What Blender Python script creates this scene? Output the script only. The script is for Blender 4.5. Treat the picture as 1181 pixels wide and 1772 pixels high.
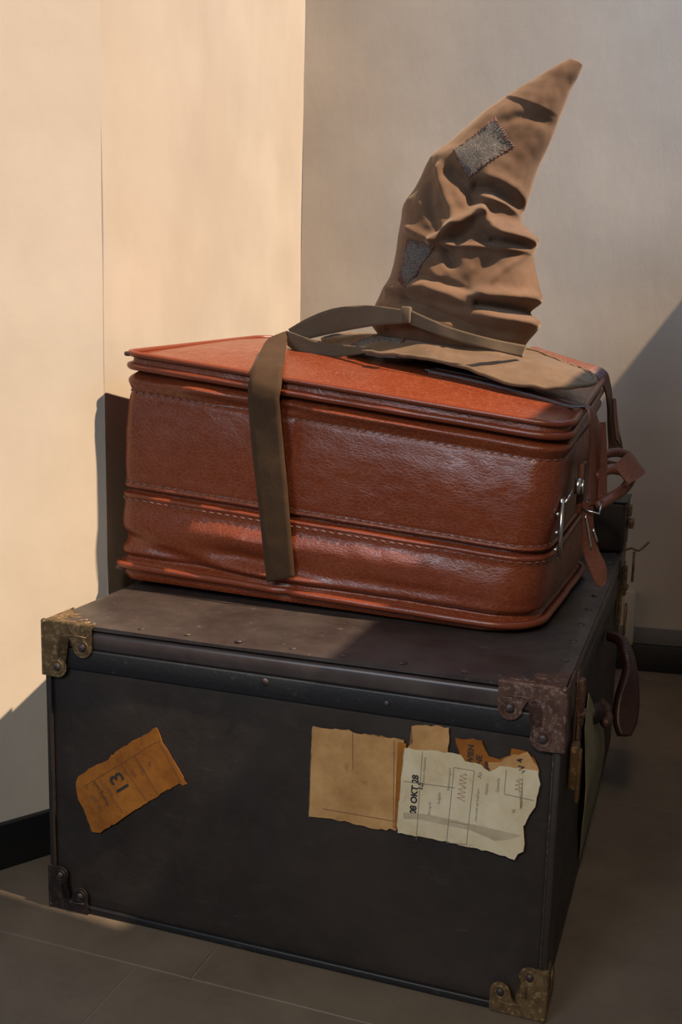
import bpy, bmesh, math, random
from math import sin, cos, pi, radians, exp, sqrt
from mathutils import Vector, Matrix, noise
from mathutils.bvhtree import BVHTree
random.seed(7)
for o in list(bpy.data.objects): bpy.data.objects.remove(o)
SC = bpy.context.scene; COL = SC.collection

# ------------------------------------------------------------- camera
CAM_H = 0.92351
pitch = math.atan(306/1790); roll = radians(1.4)
Fw = Vector((0, cos(pitch), -sin(pitch))); U0 = Vector((0, sin(pitch), cos(pitch))); R0 = Vector((1, 0, 0))
Rr = R0*cos(roll)+U0*sin(roll); Up = -R0*sin(roll)+U0*cos(roll)
cd = bpy.data.cameras.new('camera'); cam = bpy.data.objects.new('camera', cd); COL.objects.link(cam)
m = Matrix((Rr, Up, -Fw)).transposed().to_4x4(); m.translation = Vector((0, 0, CAM_H)); cam.matrix_world = m
cd.sensor_fit = 'HORIZONTAL'; cd.sensor_width = 36; cd.lens = 1790/1181*36; cd.clip_start = .05
SC.camera = cam
# ------------------------------------------------------------- frame of the trunk (X along its front, Y towards the wall)
OR = Vector((-0.454115, 1.546891, 0)); EX = Vector((0.94417, -0.32946, 0)); EY = Vector((0.32946, 0.94417, 0))
ROTZ = math.atan2(EX.y, EX.x)
def W(x, y, z=0.0): return OR+EX*x+EY*y+Vector((0, 0, z))
def LOC(v): d = Vector(v)-OR; return Vector((d.dot(EX), d.dot(EY), d.z))
# ------------------------------------------------------------- light
wd = bpy.data.worlds.new('world'); SC.world = wd; wd.use_nodes = True
bg = wd.node_tree.nodes['Background']; bg.inputs[0].default_value = (.62, .74, 1, 1); bg.inputs[1].default_value = .08
def aim(o, d): o.rotation_euler = (-Vector(d)).to_track_quat('Z', 'Y').to_euler()
sun = bpy.data.lights.new('sun', 'SUN'); sun.energy = 9.4; sun.color = (1, .745, .50); sun.angle = radians(.9)
so = bpy.data.objects.new('sun', sun); COL.objects.link(so); so.location = W(3, .3, 4)
aim(so, -(EX*1.0-EY*.09+Vector((0, 0, 1.45))))
ar = bpy.data.lights.new('window_daylight', 'AREA'); ar.shape = 'RECTANGLE'; ar.size = .8; ar.size_y = 1.0; ar.energy = 31; ar.color = (.70, .84, 1)
ao = bpy.data.objects.new('window_daylight', ar); COL.objects.link(ao); ao.location = (-1.2, -.45, 1.75)
aim(ao, Vector((.1, 2.0, .8))-ao.location)
sp = bpy.data.lights.new('ceiling_spot', 'SPOT'); sp.energy = 120; sp.color = (1, .78, .52); sp.spot_size = radians(35); sp.spot_blend = .9; sp.shadow_soft_size = .12
spo = bpy.data.objects.new('ceiling_spot', sp); COL.objects.link(spo); spo.location = W(1.0, -2.1, 2.1); aim(spo, W(.56, 0, .31)-spo.location)
sk = bpy.data.lights.new('skylight', 'AREA'); sk.shape = 'RECTANGLE'; sk.size = 1.1; sk.size_y = .7; sk.energy = 20; sk.color = (.30, .58, 1)
sko = bpy.data.objects.new('skylight', sk); COL.objects.link(sko); sko.location = W(1.75, .75, 2.5); aim(sko, W(.75, 1.5, .8)-sko.location)
SC.view_settings.view_transform = 'Standard'; SC.view_settings.look = 'None'; SC.view_settings.gamma = 1
SC.view_settings.use_curve_mapping = False; SC.view_settings.exposure = 0.0

# ------------------------------------------------------------- traced measurements (trunk frame, metres)
K = [0.8713816543854963, -0.12092325320078298, 0.060572157398093324, 0.05312296438492611]
RINGS = [(0.389, 0.899, 0.618, 0.881), (0.375, 0.925, 0.629, 0.901), (0.361, 0.945, 0.638, 0.918), (0.365, 0.971, 0.659, 0.951), (0.373, 0.992, 0.64, 0.969), (0.381, 1.009, 0.66, 0.988), (0.393, 1.029, 0.656, 1.009), (0.401, 1.067, 0.643, 1.055), (0.404, 1.092, 0.645, 1.074), (0.407, 1.112, 0.648, 1.091), (0.409, 1.127, 0.632, 1.106), (0.41, 1.141, 0.618, 1.12), (0.416, 1.156, 0.619, 1.134), (0.434, 1.181, 0.626, 1.149), (0.458, 1.23, 0.634, 1.181), (0.494, 1.257, 0.644, 1.213), (0.543, 1.298, 0.661, 1.251), (0.572, 1.318, 0.67, 1.279), (0.604, 1.337, 0.681, 1.311), (0.629, 1.35, 0.689, 1.334), (0.659, 1.366, 0.699, 1.353), (0.681, 1.377, 0.705, 1.367)]
FOLDS = [([(0.441, 1.104), (0.466, 1.092), (0.493, 1.08), (0.519, 1.07)], 0.0082, 0.007), ([(0.493, 1.08), (0.524, 1.105), (0.562, 1.132)], 0.0082, 0.015), ([(0.562, 1.134), (0.575, 1.114), (0.596, 1.097), (0.63, 1.091), (0.665, 1.077)], 0.0092, 0.015), ([(0.53, 1.085), (0.56, 1.1), (0.588, 1.085)], 0.0122, -0.012), ([(0.516, 1.074), (0.588, 1.071), (0.662, 1.066)], 0.0051, 0.007), ([(0.592, 1.082), (0.635, 1.079)], 0.0051, -0.008), ([(0.514, 1.063), (0.526, 1.045)], 0.0092, -0.014), ([(0.577, 0.999), (0.6, 1.032), (0.638, 1.064)], 0.0051, 0.004), ([(0.558, 1.013), (0.59, 1.045)], 0.0122, -0.006), ([(0.565, 0.996), (0.611, 0.994), (0.672, 0.995)], 0.0092, 0.01), ([(0.57, 0.979), (0.622, 0.975), (0.664, 0.971)], 0.0061, -0.014), ([(0.412, 1.004), (0.484, 1.009), (0.544, 0.983), (0.603, 0.961), (0.67, 0.953)], 0.0112, 0.01), ([(0.445, 0.984), (0.526, 0.958), (0.595, 0.937), (0.657, 0.931)], 0.0082, -0.01), ([(0.464, 1.024), (0.504, 1.016), (0.563, 0.999)], 0.0061, -0.006), ([(0.555, 1.17), (0.584, 1.166), (0.617, 1.145), (0.637, 1.124)], 0.0092, -0.018), ([(0.573, 1.186), (0.612, 1.169), (0.641, 1.144)], 0.0102, 0.006), ([(0.567, 1.152), (0.599, 1.145), (0.633, 1.12)], 0.0071, 0.01), ([(0.506, 1.197), (0.531, 1.178), (0.554, 1.146)], 0.0112, -0.013), ([(0.488, 1.202), (0.503, 1.161), (0.529, 1.11)], 0.0082, 0.007), ([(0.473, 1.17), (0.485, 1.124), (0.5, 1.096)], 0.0082, -0.006), ([(0.597, 1.274), (0.615, 1.281), (0.647, 1.277), (0.679, 1.266)], 0.0092, -0.0035), ([(0.442, 1.059), (0.483, 1.045), (0.503, 1.022)], 0.0082, 0.004), ([(0.394, 0.973), (0.446, 0.957), (0.527, 0.928), (0.644, 0.912)], 0.0071, -0.005)]
PATCH1 = [(0.511, 1.229), (0.576, 1.281), (0.61, 1.234), (0.541, 1.182)]
PATCH2 = [(0.44, 1.087), (0.494, 1.071), (0.45, 1.005), (0.428, 1.02)]
BRIM = [(0.256, 0.52, 0.917), (0.307, 0.46, 0.905), (0.351, 0.41, 0.898), (0.393, 0.38, 0.896), (0.461, 0.355, 0.893), (0.523, 0.345, 0.886), (0.563, 0.34, 0.879), (0.593, 0.335, 0.87), (0.631, 0.33, 0.857), (0.668, 0.33, 0.852), (0.712, 0.34, 0.851), (0.745, 0.36, 0.853), (0.766, 0.42, 0.859), (0.745, 0.5, 0.871), (0.703, 0.57, 0.881), (0.653, 0.63, 0.896), (0.597, 0.67, 0.908), (0.483, 0.68, 0.918), (0.37, 0.67, 0.924), (0.294, 0.61, 0.926)]
TAIL = [((0.217, 0.43, 0.928), (0.221, 0.43, 0.921)), ((0.212, 0.36, 0.912), (0.248, 0.36, 0.902)), ((0.237, 0.265, 0.881), (0.284, 0.265, 0.865)), ((0.247, 0.224, 0.865), (0.299, 0.224, 0.851)), ((0.253, 0.2, 0.855), (0.307, 0.2, 0.841)), ((0.252, 0.194, 0.835), (0.306, 0.194, 0.823)), ((0.253, 0.196, 0.802), (0.308, 0.196, 0.796)), ((0.258, 0.197, 0.747), (0.313, 0.197, 0.75)), ((0.267, 0.196, 0.682), (0.321, 0.196, 0.686)), ((0.277, 0.196, 0.608), (0.328, 0.196, 0.617)), ((0.286, 0.2, 0.524), (0.335, 0.2, 0.538))]
RIB1 = [((0.469, 0.338, 0.966), (0.466, 0.338, 0.945)), ((0.417, 0.36, 0.972), (0.42, 0.36, 0.942)), ((0.37, 0.38, 0.974), (0.376, 0.38, 0.936)), ((0.316, 0.4, 0.968), (0.333, 0.4, 0.929)), ((0.266, 0.42, 0.953), (0.285, 0.42, 0.92)), ((0.221, 0.435, 0.932), (0.235, 0.435, 0.909))]
RIB2 = [((0.218, 0.432, 0.929), (0.221, 0.432, 0.903)), ((0.238, 0.415, 0.925), (0.252, 0.415, 0.889)), ((0.267, 0.4, 0.918), (0.289, 0.4, 0.879)), ((0.319, 0.395, 0.909), (0.338, 0.395, 0.887)), ((0.391, 0.385, 0.904), (0.391, 0.385, 0.895))]
RIB3 = [((0.469, 0.345, 0.968), (0.465, 0.345, 0.946)), ((0.508, 0.335, 0.953), (0.506, 0.335, 0.933)), ((0.547, 0.335, 0.939), (0.548, 0.335, 0.92)), ((0.607, 0.345, 0.924), (0.606, 0.345, 0.906)), ((0.655, 0.4, 0.914), (0.648, 0.4, 0.895))]
S1TOP = [((0.5439, 0.3541, 0.8609), (0.547, 0.4108, 0.868)), ((0.6071, 0.3599, 0.8518), (0.6088, 0.4374, 0.8608)), ((0.6874, 0.3297, 0.8325), (0.6884, 0.4105, 0.8418)), ((0.7368, 0.2997, 0.8203), (0.7431, 0.3889, 0.8283))]
S2 = [((0.598, 0.7, 0.904), (0.617, 0.72, 0.91)), ((0.687, 0.7, 0.88), (0.7, 0.72, 0.886)), ((0.732, 0.7, 0.864), (0.75, 0.72, 0.871)), ((0.756, 0.69, 0.837), (0.763, 0.72, 0.847)), ((0.764, 0.69, 0.807), (0.77, 0.72, 0.811)), ((0.768, 0.69, 0.764), (0.777, 0.72, 0.765)), ((0.774, 0.68, 0.724), (0.788, 0.72, 0.723))]
S2B = [((0.773, 0.68, 0.819), (0.776, 0.71, 0.818)), ((0.778, 0.68, 0.776), (0.783, 0.71, 0.772)), ((0.784, 0.68, 0.744), (0.793, 0.71, 0.725))]
LOCK = [(0.748, 0.235, 0.602), (0.748, 0.235, 0.686), (0.754, 0.25, 0.685), (0.757, 0.27, 0.699), (0.762, 0.3, 0.709)]
HND1 = [(0.775, 0.4, 0.73), (0.791, 0.42, 0.742), (0.807, 0.45, 0.743), (0.821, 0.5, 0.732), (0.804, 0.58, 0.706), (0.765, 0.62, 0.706)]
HND2 = [(0.783, 0.34, 0.714), (0.802, 0.36, 0.725), (0.823, 0.38, 0.721), (0.833, 0.4, 0.709), (0.825, 0.4, 0.691), (0.81, 0.36, 0.681), (0.791, 0.33, 0.669)]
SLEEVE = [((0.808, 0.36, 0.731), (0.832, 0.36, 0.703)), ((0.817, 0.37, 0.74), (0.843, 0.37, 0.71)), ((0.825, 0.4, 0.748), (0.854, 0.4, 0.717)), ((0.825, 0.46, 0.744), (0.847, 0.46, 0.717))]
ST1 = [(0.052, 0.222), (0.056, 0.232), (0.081, 0.251), (0.112, 0.27), (0.116, 0.277), (0.12, 0.278), (0.124, 0.284), (0.163, 0.312), (0.195, 0.334), (0.198, 0.331), (0.206, 0.311), (0.223, 0.288), (0.247, 0.253), (0.24, 0.249), (0.234, 0.252), (0.172, 0.206), (0.131, 0.173), (0.095, 0.145), (0.079, 0.144), (0.075, 0.156), (0.067, 0.174), (0.055, 0.194)]
ST2 = [(0.447, 0.375), (0.462, 0.374), (0.501, 0.378), (0.507, 0.375), (0.573, 0.376), (0.582, 0.375), (0.584, 0.362), (0.58, 0.316), (0.577, 0.268), (0.575, 0.24), (0.566, 0.242), (0.561, 0.238), (0.535, 0.237), (0.509, 0.239), (0.505, 0.24), (0.465, 0.239), (0.444, 0.237), (0.445, 0.301)]
ST3 = [(0.592, 0.397), (0.613, 0.402), (0.644, 0.403), (0.644, 0.368), (0.615, 0.364), (0.584, 0.362), (0.595, 0.374)]
ST4 = [(0.654, 0.39), (0.672, 0.391), (0.69, 0.392), (0.695, 0.38), (0.701, 0.371), (0.715, 0.369), (0.729, 0.377), (0.73, 0.387), (0.741, 0.387), (0.752, 0.386), (0.761, 0.378), (0.768, 0.364), (0.768, 0.346), (0.72, 0.344), (0.664, 0.347)]
ST5 = [(0.583, 0.364), (0.644, 0.368), (0.663, 0.367), (0.669, 0.359), (0.691, 0.358), (0.702, 0.35), (0.716, 0.36), (0.734, 0.361), (0.767, 0.362), (0.771, 0.344), (0.769, 0.332), (0.766, 0.311), (0.762, 0.304), (0.754, 0.284), (0.745, 0.27), (0.751, 0.262), (0.755, 0.257), (0.754, 0.246), (0.747, 0.241), (0.743, 0.232), (0.716, 0.235), (0.685, 0.237), (0.628, 0.239), (0.578, 0.238), (0.576, 0.25), (0.58, 0.315)]
S5LINES = [[(0.609, 0.363), (0.605, 0.232)], [(0.654, 0.348), (0.682, 0.348)], [(0.654, 0.348), (0.648, 0.237)], [(0.682, 0.348), (0.676, 0.24)], [(0.648, 0.237), (0.676, 0.24)], [(0.652, 0.269), (0.677, 0.269)], [(0.725, 0.357), (0.724, 0.322)], [(0.724, 0.322), (0.764, 0.32)], [(0.584, 0.316), (0.657, 0.319)]]
S2LINES = [[(0.568, 0.373), (0.571, 0.243)], [(0.507, 0.375), (0.509, 0.321)], [(0.465, 0.253), (0.574, 0.254)]]
S1LINES = [[(0.07, 0.22), (0.196, 0.312)], [(0.094, 0.237), (0.136, 0.187)], [(0.135, 0.267), (0.179, 0.214)], [(0.199, 0.315), (0.238, 0.255)], [(0.158, 0.285), (0.198, 0.229)]]
SIDEST = [(0.34, 0.361), (0.466, 0.287), (0.639, 0.181), (0.756, 0.095), (0.741, 0.063), (0.656, 0.053), (0.51, 0.057), (0.368, 0.055), (0.321, 0.129), (0.303, 0.237), (0.289, 0.32)]
BUCKP = [(0.767, 0.315, 0.666), (0.795, 0.315, 0.66), (0.797, 0.33, 0.679)]
PRONGP = [(0.775, 0.31, 0.657), (0.781, 0.31, 0.633), (0.787, 0.31, 0.606)]
PRONG2P = [(0.787, 0.32, 0.635), (0.795, 0.32, 0.615)]
TAILP = [((0.768, 0.318, 0.677), (0.783, 0.33, 0.673)), ((0.771, 0.315, 0.63), (0.787, 0.335, 0.628)), ((0.777, 0.31, 0.594), (0.796, 0.335, 0.599)), ((0.79, 0.31, 0.566), (0.808, 0.335, 0.576)), ((0.799, 0.31, 0.55), (0.811, 0.33, 0.555)), ((0.805, 0.315, 0.544), (0.81, 0.32, 0.546))]

# ------------------------------------------------------------- helpers
def lin(*c): return tuple((v/255/12.92 if v/255 <= .04045 else ((v/255+.055)/1.055)**2.4) for v in c)+(1,)
class Mat:
    def __init__(s, name, col=(.5, .5, .5, 1), rough=.6, metal=0, spec=.5):
        s.m = bpy.data.materials.new(name); s.m.use_nodes = True; s.t = s.m.node_tree; s.b = s.t.nodes['Principled BSDF']
        s.b.inputs['Base Color'].default_value = col; s.b.inputs['Roughness'].default_value = rough
        s.b.inputs['Metallic'].default_value = metal; s.b.inputs['Specular IOR Level'].default_value = spec
        s.tc = s.n('ShaderNodeTexCoord').outputs['Object']; s.lastb = None
    def n(s, t, **k):
        x = s.t.nodes.new(t)
        for a, v in k.items():
            if isinstance(a, str) and a in x.inputs: x.inputs[a].default_value = v
            else: setattr(x, a, v)
        return x
    def l(s, a, b): s.t.links.new(a, b)
    def vec(s, scale=(1, 1, 1), rot=(0, 0, 0)):
        x = s.n('ShaderNodeMapping'); x.inputs['Scale'].default_value = scale; x.inputs['Rotation'].default_value = rot; s.l(s.tc, x.inputs[0]); return x.outputs[0]
    def noise(s, scale, detail=4, rough=.6, v=None, dist=0):
        x = s.n('ShaderNodeTexNoise'); x.inputs['Scale'].default_value = scale; x.inputs['Detail'].default_value = detail
        x.inputs['Roughness'].default_value = rough; x.inputs['Distortion'].default_value = dist; s.l(v or s.tc, x.inputs[0]); return x.outputs['Fac']
    def ramp(s, f, *stops):
        x = s.n('ShaderNodeValToRGB'); e = x.color_ramp.elements
        while len(e) < len(stops): e.new(.5)
        for i, (p, c) in enumerate(stops):
            e[i].position = p; e[i].color = c if not isinstance(c, (int, float)) else (c, c, c, 1)
        s.l(f, x.inputs[0]); return x.outputs[0]
    def mix(s, f, a, b, mode='MIX'):
        x = s.n('ShaderNodeMix'); x.data_type = 'RGBA'; x.blend_type = mode
        for i, v in ((0, f), (6, a), (7, b)):
            if hasattr(v, 'links'): s.l(v, x.inputs[i])
            else: x.inputs[i].default_value = v
        return x.outputs[2]
    def col(s, c): s.l(c, s.b.inputs['Base Color']); return s
    def rou(s, c): s.l(c, s.b.inputs['Roughness']); return s
    def bump(s, h, strength=.3, dist=.001):
        x = s.n('ShaderNodeBump'); x.inputs['Strength'].default_value = strength; x.inputs['Distance'].default_value = dist
        s.l(h, x.inputs['Height'])
        if s.lastb: s.l(s.lastb, x.inputs['Normal'])
        s.lastb = x.outputs[0]; s.l(s.lastb, s.b.inputs['Normal']); return s
def thing(name, label, cat, base, group=None, kind=None):
    o = bpy.data.objects.new(name, None); COL.objects.link(o); o.empty_display_size = .05
    o.location = W(*base); o.rotation_euler = (0, 0, ROTZ); o['label'] = label; o['category'] = cat
    if group: o['group'] = group
    o['_b'] = list(base); return o
def base_of(p):
    while p.parent: p = p.parent
    return Vector(p['_b'])
def obj(name, verts, faces, mat, parent=None, smooth=True, label=None, kind=None, sharp=None):
    """verts are in the trunk frame; with a parent they are re-based on its thing"""
    b = base_of(parent) if parent else Vector((0, 0, 0))
    me = bpy.data.meshes.new(name); me.from_pydata([tuple(Vector(v)-b) for v in verts], [], faces); me.validate()
    bm = bmesh.new(); bm.from_mesh(me); bmesh.ops.recalc_face_normals(bm, faces=bm.faces); bm.to_mesh(me); bm.free()
    if smooth: me.polygons.foreach_set('use_smooth', [True]*len(me.polygons))
    if sharp: me.set_sharp_from_angle(angle=radians(sharp))
    me.materials.append(mat.m if isinstance(mat, Mat) else mat)
    o = bpy.data.objects.new(name, me); COL.objects.link(o)
    if parent: o.parent = parent
    else: o.location = OR; o.rotation_euler = (0, 0, ROTZ)
    if label: o['label'] = label
    if kind: o['kind'] = kind
    return o
def add(A, B):
    n = len(A[0]); A[0].extend(B[0]); A[1].extend([tuple(i+n for i in f) for f in B[1]]); return A
def box(x0, x1, y0, y1, z0, z1, r=0.0, seg=2):
    bm = bmesh.new(); bmesh.ops.create_cube(bm, size=1)
    for v in bm.verts: v.co = Vector(((x0+x1)/2+v.co.x*(x1-x0), (y0+y1)/2+v.co.y*(y1-y0), (z0+z1)/2+v.co.z*(z1-z0)))
    if r: bmesh.ops.bevel(bm, geom=list(bm.edges), offset=r, segments=seg, profile=.5, affect='EDGES')
    return frombm(bm)
def frombm(bm):
    bm.verts.index_update(); R = ([v.co.copy() for v in bm.verts], [tuple(v.index for v in f.verts) for f in bm.faces]); bm.free(); return R
def spline(P, n, closed=False):
    """Catmull-Rom through a list of Vectors"""
    P = [Vector(p) for p in P]; m_ = len(P); out = []
    segs = m_ if closed else m_-1
    for i in range(segs):
        g = (lambda k: P[k % m_]) if closed else (lambda k: P[min(max(k, 0), m_-1)])
        a, b, c, d = g(i-1), g(i), g(i+1), g(i+2)
        for j in range(n):
            t = j/n; out.append(.5*((2*b)+(c-a)*t+(2*a-5*b+4*c-d)*t*t+(3*b-a-3*c+d)*t**3))
    if not closed: out.append(P[-1])
    return out
def tube(P, r, k=8, closed=False, cap=True):
    V = []; F = []; n = len(P); prev = None
    for i, p in enumerate(P):
        a = P[(i-1) % n] if (closed or i > 0) else P[0]; b = P[(i+1) % n] if (closed or i < n-1) else P[-1]
        t = (Vector(b)-Vector(a)).normalized()
        if prev is None:
            u = t.orthogonal().normalized()
        else:
            u = (prev-t*prev.dot(t)).normalized()
        prev = u; w = t.cross(u); rr = r[i] if isinstance(r, (list, tuple)) else r
        for j in range(k): V.append(Vector(p)+u*rr*cos(2*pi*j/k)+w*rr*sin(2*pi*j/k))
    m_ = n if closed else n-1
    for i in range(m_):
        for j in range(k):
            F.append((i*k+j, i*k+(j+1) % k, ((i+1) % n)*k+(j+1) % k, ((i+1) % n)*k+j))
    if cap and not closed: F.append(tuple(range(k))[::-1]); F.append(tuple((n-1)*k+j for j in range(k)))
    return V, F
def band(rows, n=8, thick=.0015, across=4, wob=0, n_dir=None):
    """a strap or ribbon from rows of (left, right) edge points, with thickness"""
    Lp = spline([a for a, b in rows], n); Rp = spline([b for a, b in rows], n); m_ = len(Lp); N = across+1
    G = [[Lp[i].lerp(Rp[i], j/across) for j in range(N)] for i in range(m_)]
    V = []; 
    def nor(i, j):
        a = G[min(i+1, m_-1)][j]-G[max(i-1, 0)][j]; b = G[i][min(j+1, N-1)]-G[i][max(j-1, 0)]; c = a.cross(b)
        return c.normalized() if c.length > 1e-9 else Vector((0, -1, 0))
    for side in (0, 1):
        for i in range(m_):
            for j in range(N):
                q = nor(i, j); w_ = wob*noise.noise(G[i][j]*30) if wob else 0
                V.append(G[i][j]+q*(w_+(thick/2 if side else -thick/2)))
    F = []; o = m_*N
    for i in range(m_-1):
        for j in range(N-1):
            a = i*N+j; F.append((a, a+1, a+N+1, a+N)); F.append((o+a, o+a+N, o+a+N+1, o+a+1))
    for i in range(m_-1):
        for j in (0, N-1):
            a = i*N+j; F.append((a, a+N, o+a+N, o+a))
    for j in range(N-1):
        for i in (0, m_-1):
            a = i*N+j; F.append((a, a+1, o+a+1, o+a))
    return V, F
def poly(P, off, to3, thick=.0012):
    """outline (2D) -> thin plate; to3(u, v, d) maps into the frame, d = outward distance"""
    bm = bmesh.new(); a = [bm.verts.new(to3(u, v, off)) for u, v in P]; b = [bm.verts.new(to3(u, v, off+thick)) for u, v in P]
    n = len(P); f1 = bm.faces.new(a); f2 = bm.faces.new(b)
    for i in range(n): bm.faces.new((a[i], a[(i+1) % n], b[(i+1) % n], b[i]))
    bmesh.ops.triangulate(bm, faces=[f1, f2]); return frombm(bm)
def dome(c, r, h, nrm, k=12):
    nrm = Vector(nrm).normalized(); u = nrm.orthogonal().normalized(); w = nrm.cross(u); V = []; F = []
    for i in range(4):
        a = i/4*pi/2
        for j in range(k): V.append(Vector(c)+(u*cos(2*pi*j/k)+w*sin(2*pi*j/k))*r*cos(a)+nrm*h*sin(a))
    V.append(Vector(c)+nrm*h)
    for i in range(3):
        for j in range(k): F.append((i*k+j, i*k+(j+1) % k, (i+1)*k+(j+1) % k, (i+1)*k+j))
    for j in range(k): F.append((3*k+j, 3*k+(j+1) % k, 4*k))
    F.append(tuple(range(k))[::-1]); return V, F

# ------------------------------------------------------------- materials
def wall_mat():
    M = Mat('plaster', rough=.85, spec=.2)
    n1 = M.noise(3.5, 5, .6); n2 = M.noise(9, 6, .65, M.vec((1.6, 1.6, .35)))
    c = M.mix(M.ramp(n1, (.35, 0), (.7, 1)), (.66, .575, .475, 1), (.74, .66, .555, 1))
    c = M.mix(M.ramp(n2, (.5, 0), (.8, .18)), c, (.58, .50, .41, 1)); M.col(c)
    M.bump(M.noise(7, 5, .55, M.vec((1, 1, .45))), .35, .006); M.bump(M.noise(160, 3, .6), .2, .0006); return M
m_wall = wall_mat()
m_black = Mat('black_baseboard', (.012, .012, .013, 1), .45); m_black.bump(m_black.noise(60, 3), .2, .001)
m_trimgrey = Mat('grey_trim', (.20, .195, .19, 1), .6)
m_trimwhite = Mat('cream_trunking', (.55, .50, .43, 1), .5)
M = Mat('floor_tile', rough=.5, spec=.35)
n1 = M.noise(6, 6, .65); n2 = M.noise(120, 3, .7)
c = M.mix(M.ramp(n1, (.35, 0), (.68, 1)), (.140, .108, .078, 1), (.20, .158, .115, 1)); c = M.mix(M.ramp(n2, (.45, 0), (.7, .4)), c, (.20, .17, .14, 1)); M.col(c)
M.rou(M.ramp(M.noise(15, 4), (.3, .42), (.7, .62))); M.bump(n2, .15, .0006); m_tile = M
m_grout = Mat('grout', (.22, .18, .14, 1), .9)
def leather(name, c1, c2, c3, rough=.41):
    M = Mat(name, rough=rough, spec=.45)
    dn = M.n('ShaderNodeTexNoise'); dn.inputs['Scale'].default_value = 16; dn.inputs['Detail'].default_value = 3
    mp = M.vec((.75, .75, 1.5)); M.l(mp, dn.inputs[0])
    vm = M.n('ShaderNodeVectorMath', operation='MULTIPLY_ADD'); M.l(dn.outputs['Color'], vm.inputs[0]); vm.inputs[1].default_value = (.05, .05, .05); M.l(mp, vm.inputs[2])
    vo = M.n('ShaderNodeTexVoronoi'); vo.feature = 'DISTANCE_TO_EDGE'; vo.inputs['Scale'].default_value = 125; M.l(vm.outputs[0], vo.inputs['Vector'])
    e = M.ramp(vo.outputs['Distance'], (.0, 0), (.16, 1))
    big = M.noise(7, 4, .6)
    c = M.mix(M.ramp(big, (.3, 0), (.7, 1)), c1, c2)
    c = M.mix(M.ramp(e, (0, .85), (.55, 0)), c, c3); M.col(c)
    M.rou(M.ramp(M.noise(40, 4, .6), (.3, rough-.07), (.7, rough+.1)))
    M.bump(e, .28, .0006); M.bump(M.noise(320, 3), .15, .0003); return M
m_lea = leather('tan_leather', (.20, .038, .013, 1), (.25, .052, .018, 1), (.33, .090, .038, 1), .34)
m_lea2 = leather('strap_leather', (.16, .050, .026, 1), (.22, .070, .036, 1), (.25, .09, .05, 1), .45)
m_pip = Mat('leather_piping', (.235, .048, .018, 1), .3); m_pip.bump(m_pip.noise(500, 3), .5, .0006); m_pip.bump(m_pip.noise(90, 3, .5), .3, .001)
m_stitch = Mat('stitch_thread', (.24, .13, .12, 1), .7)
m_piped = Mat('grey_edge', (.10, .11, .14, 1), .5)
m_chrome = Mat('worn_chrome', (.62, .60, .56, 1), .25, 1)
m_dark = Mat('dark_recess', (.01, .008, .008, 1), .8)
M = Mat('trunk_vulcanised_fibre', rough=.55, spec=.4)
a = M.noise(5, 6, .65); b = M.noise(26, 6, .7, M.vec((1, 1, 1.6)))
c = M.mix(M.ramp(a, (.35, 0), (.68, 1)), (.021, .0165, .0155, 1), (.043, .031, .025, 1)); c = M.mix(M.ramp(b, (.52, 0), (.8, .45)), c, (.065, .048, .038, 1))
sc = M.noise(18, 2, .5, M.vec((.5, .5, 9), (0, .5, 0)), 2); c = M.mix(M.ramp(sc, (.74, 0), (.78, .5)), c, (.10, .09, .085, 1)); M.col(c)
M.rou(M.ramp(M.noise(12, 5, .6), (.3, .42), (.7, .66))); M.bump(M.noise(240, 3, .6, M.vec((.4, 1, 1))), .25, .0005); M.bump(M.noise(8, 4), .3, .004); m_tr = M
M = Mat('trunk_lid_top', rough=.42, spec=.5)
c = M.mix(M.ramp(M.noise(9, 6, .7), (.35, 0), (.7, 1)), (.036, .026, .025, 1), (.075, .06, .056, 1)); c = M.mix(M.ramp(M.noise(70, 4, .7), (.64, 0), (.72, .5)), c, (.18, .17, .17, 1)); M.col(c)
M.rou(M.ramp(M.noise(14, 5, .6), (.3, .33), (.7, .55))); M.bump(M.noise(60, 4, .6), .25, .001); M.bump(M.noise(9, 4), .3, .004); m_lid = M
M = Mat('lid_edge_strip', (.062, .048, .046, 1), .38); M.bump(M.noise(30, 4), .2, .001); M.col(M.mix(M.ramp(M.noise(14, 4, .6), (.35, 0), (.7, 1)), (.05, .036, .036, 1), (.09, .072, .07, 1))); m_strip = M
M = Mat('black_lid_band', rough=.5); M.col(M.mix(M.ramp(M.noise(90, 5, .7), (.6, 0), (.7, .6)), (.010, .010, .013, 1), (.05, .055, .06, 1))); M.bump(M.noise(150, 4, .7), .4, .001); m_band = M
def rust(name, c1, c2, c3, rough=.5, metal=.55):
    M = Mat(name, rough=rough, metal=metal)
    c = M.mix(M.ramp(M.noise(45, 5, .7), (.35, 0), (.65, 1)), c1, c2); c = M.mix(M.ramp(M.noise(140, 4, .7), (.52, 0), (.66, 1)), c, c3); M.col(c)
    M.rou(M.ramp(M.noise(60, 4), (.3, .35), (.7, .7))); M.bump(M.noise(180, 4, .7), .35, .001); return M
m_brass = rust('aged_brass', (.09, .055, .028, 1), (.17, .11, .05, 1), (.30, .21, .10, 1))
m_rust = rust('rusted_iron', (.07, .035, .026, 1), (.13, .07, .055, 1), (.22, .15, .13, 1))
m_dbr = rust('dark_bracket', (.022, .014, .013, 1), (.035, .022, .02, 1), (.07, .05, .045, 1), .6, .3)
m_rivet = rust('rivet_iron', (.035, .026, .026, 1), (.07, .055, .052, 1), (.12, .10, .1, 1), .4)
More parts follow.
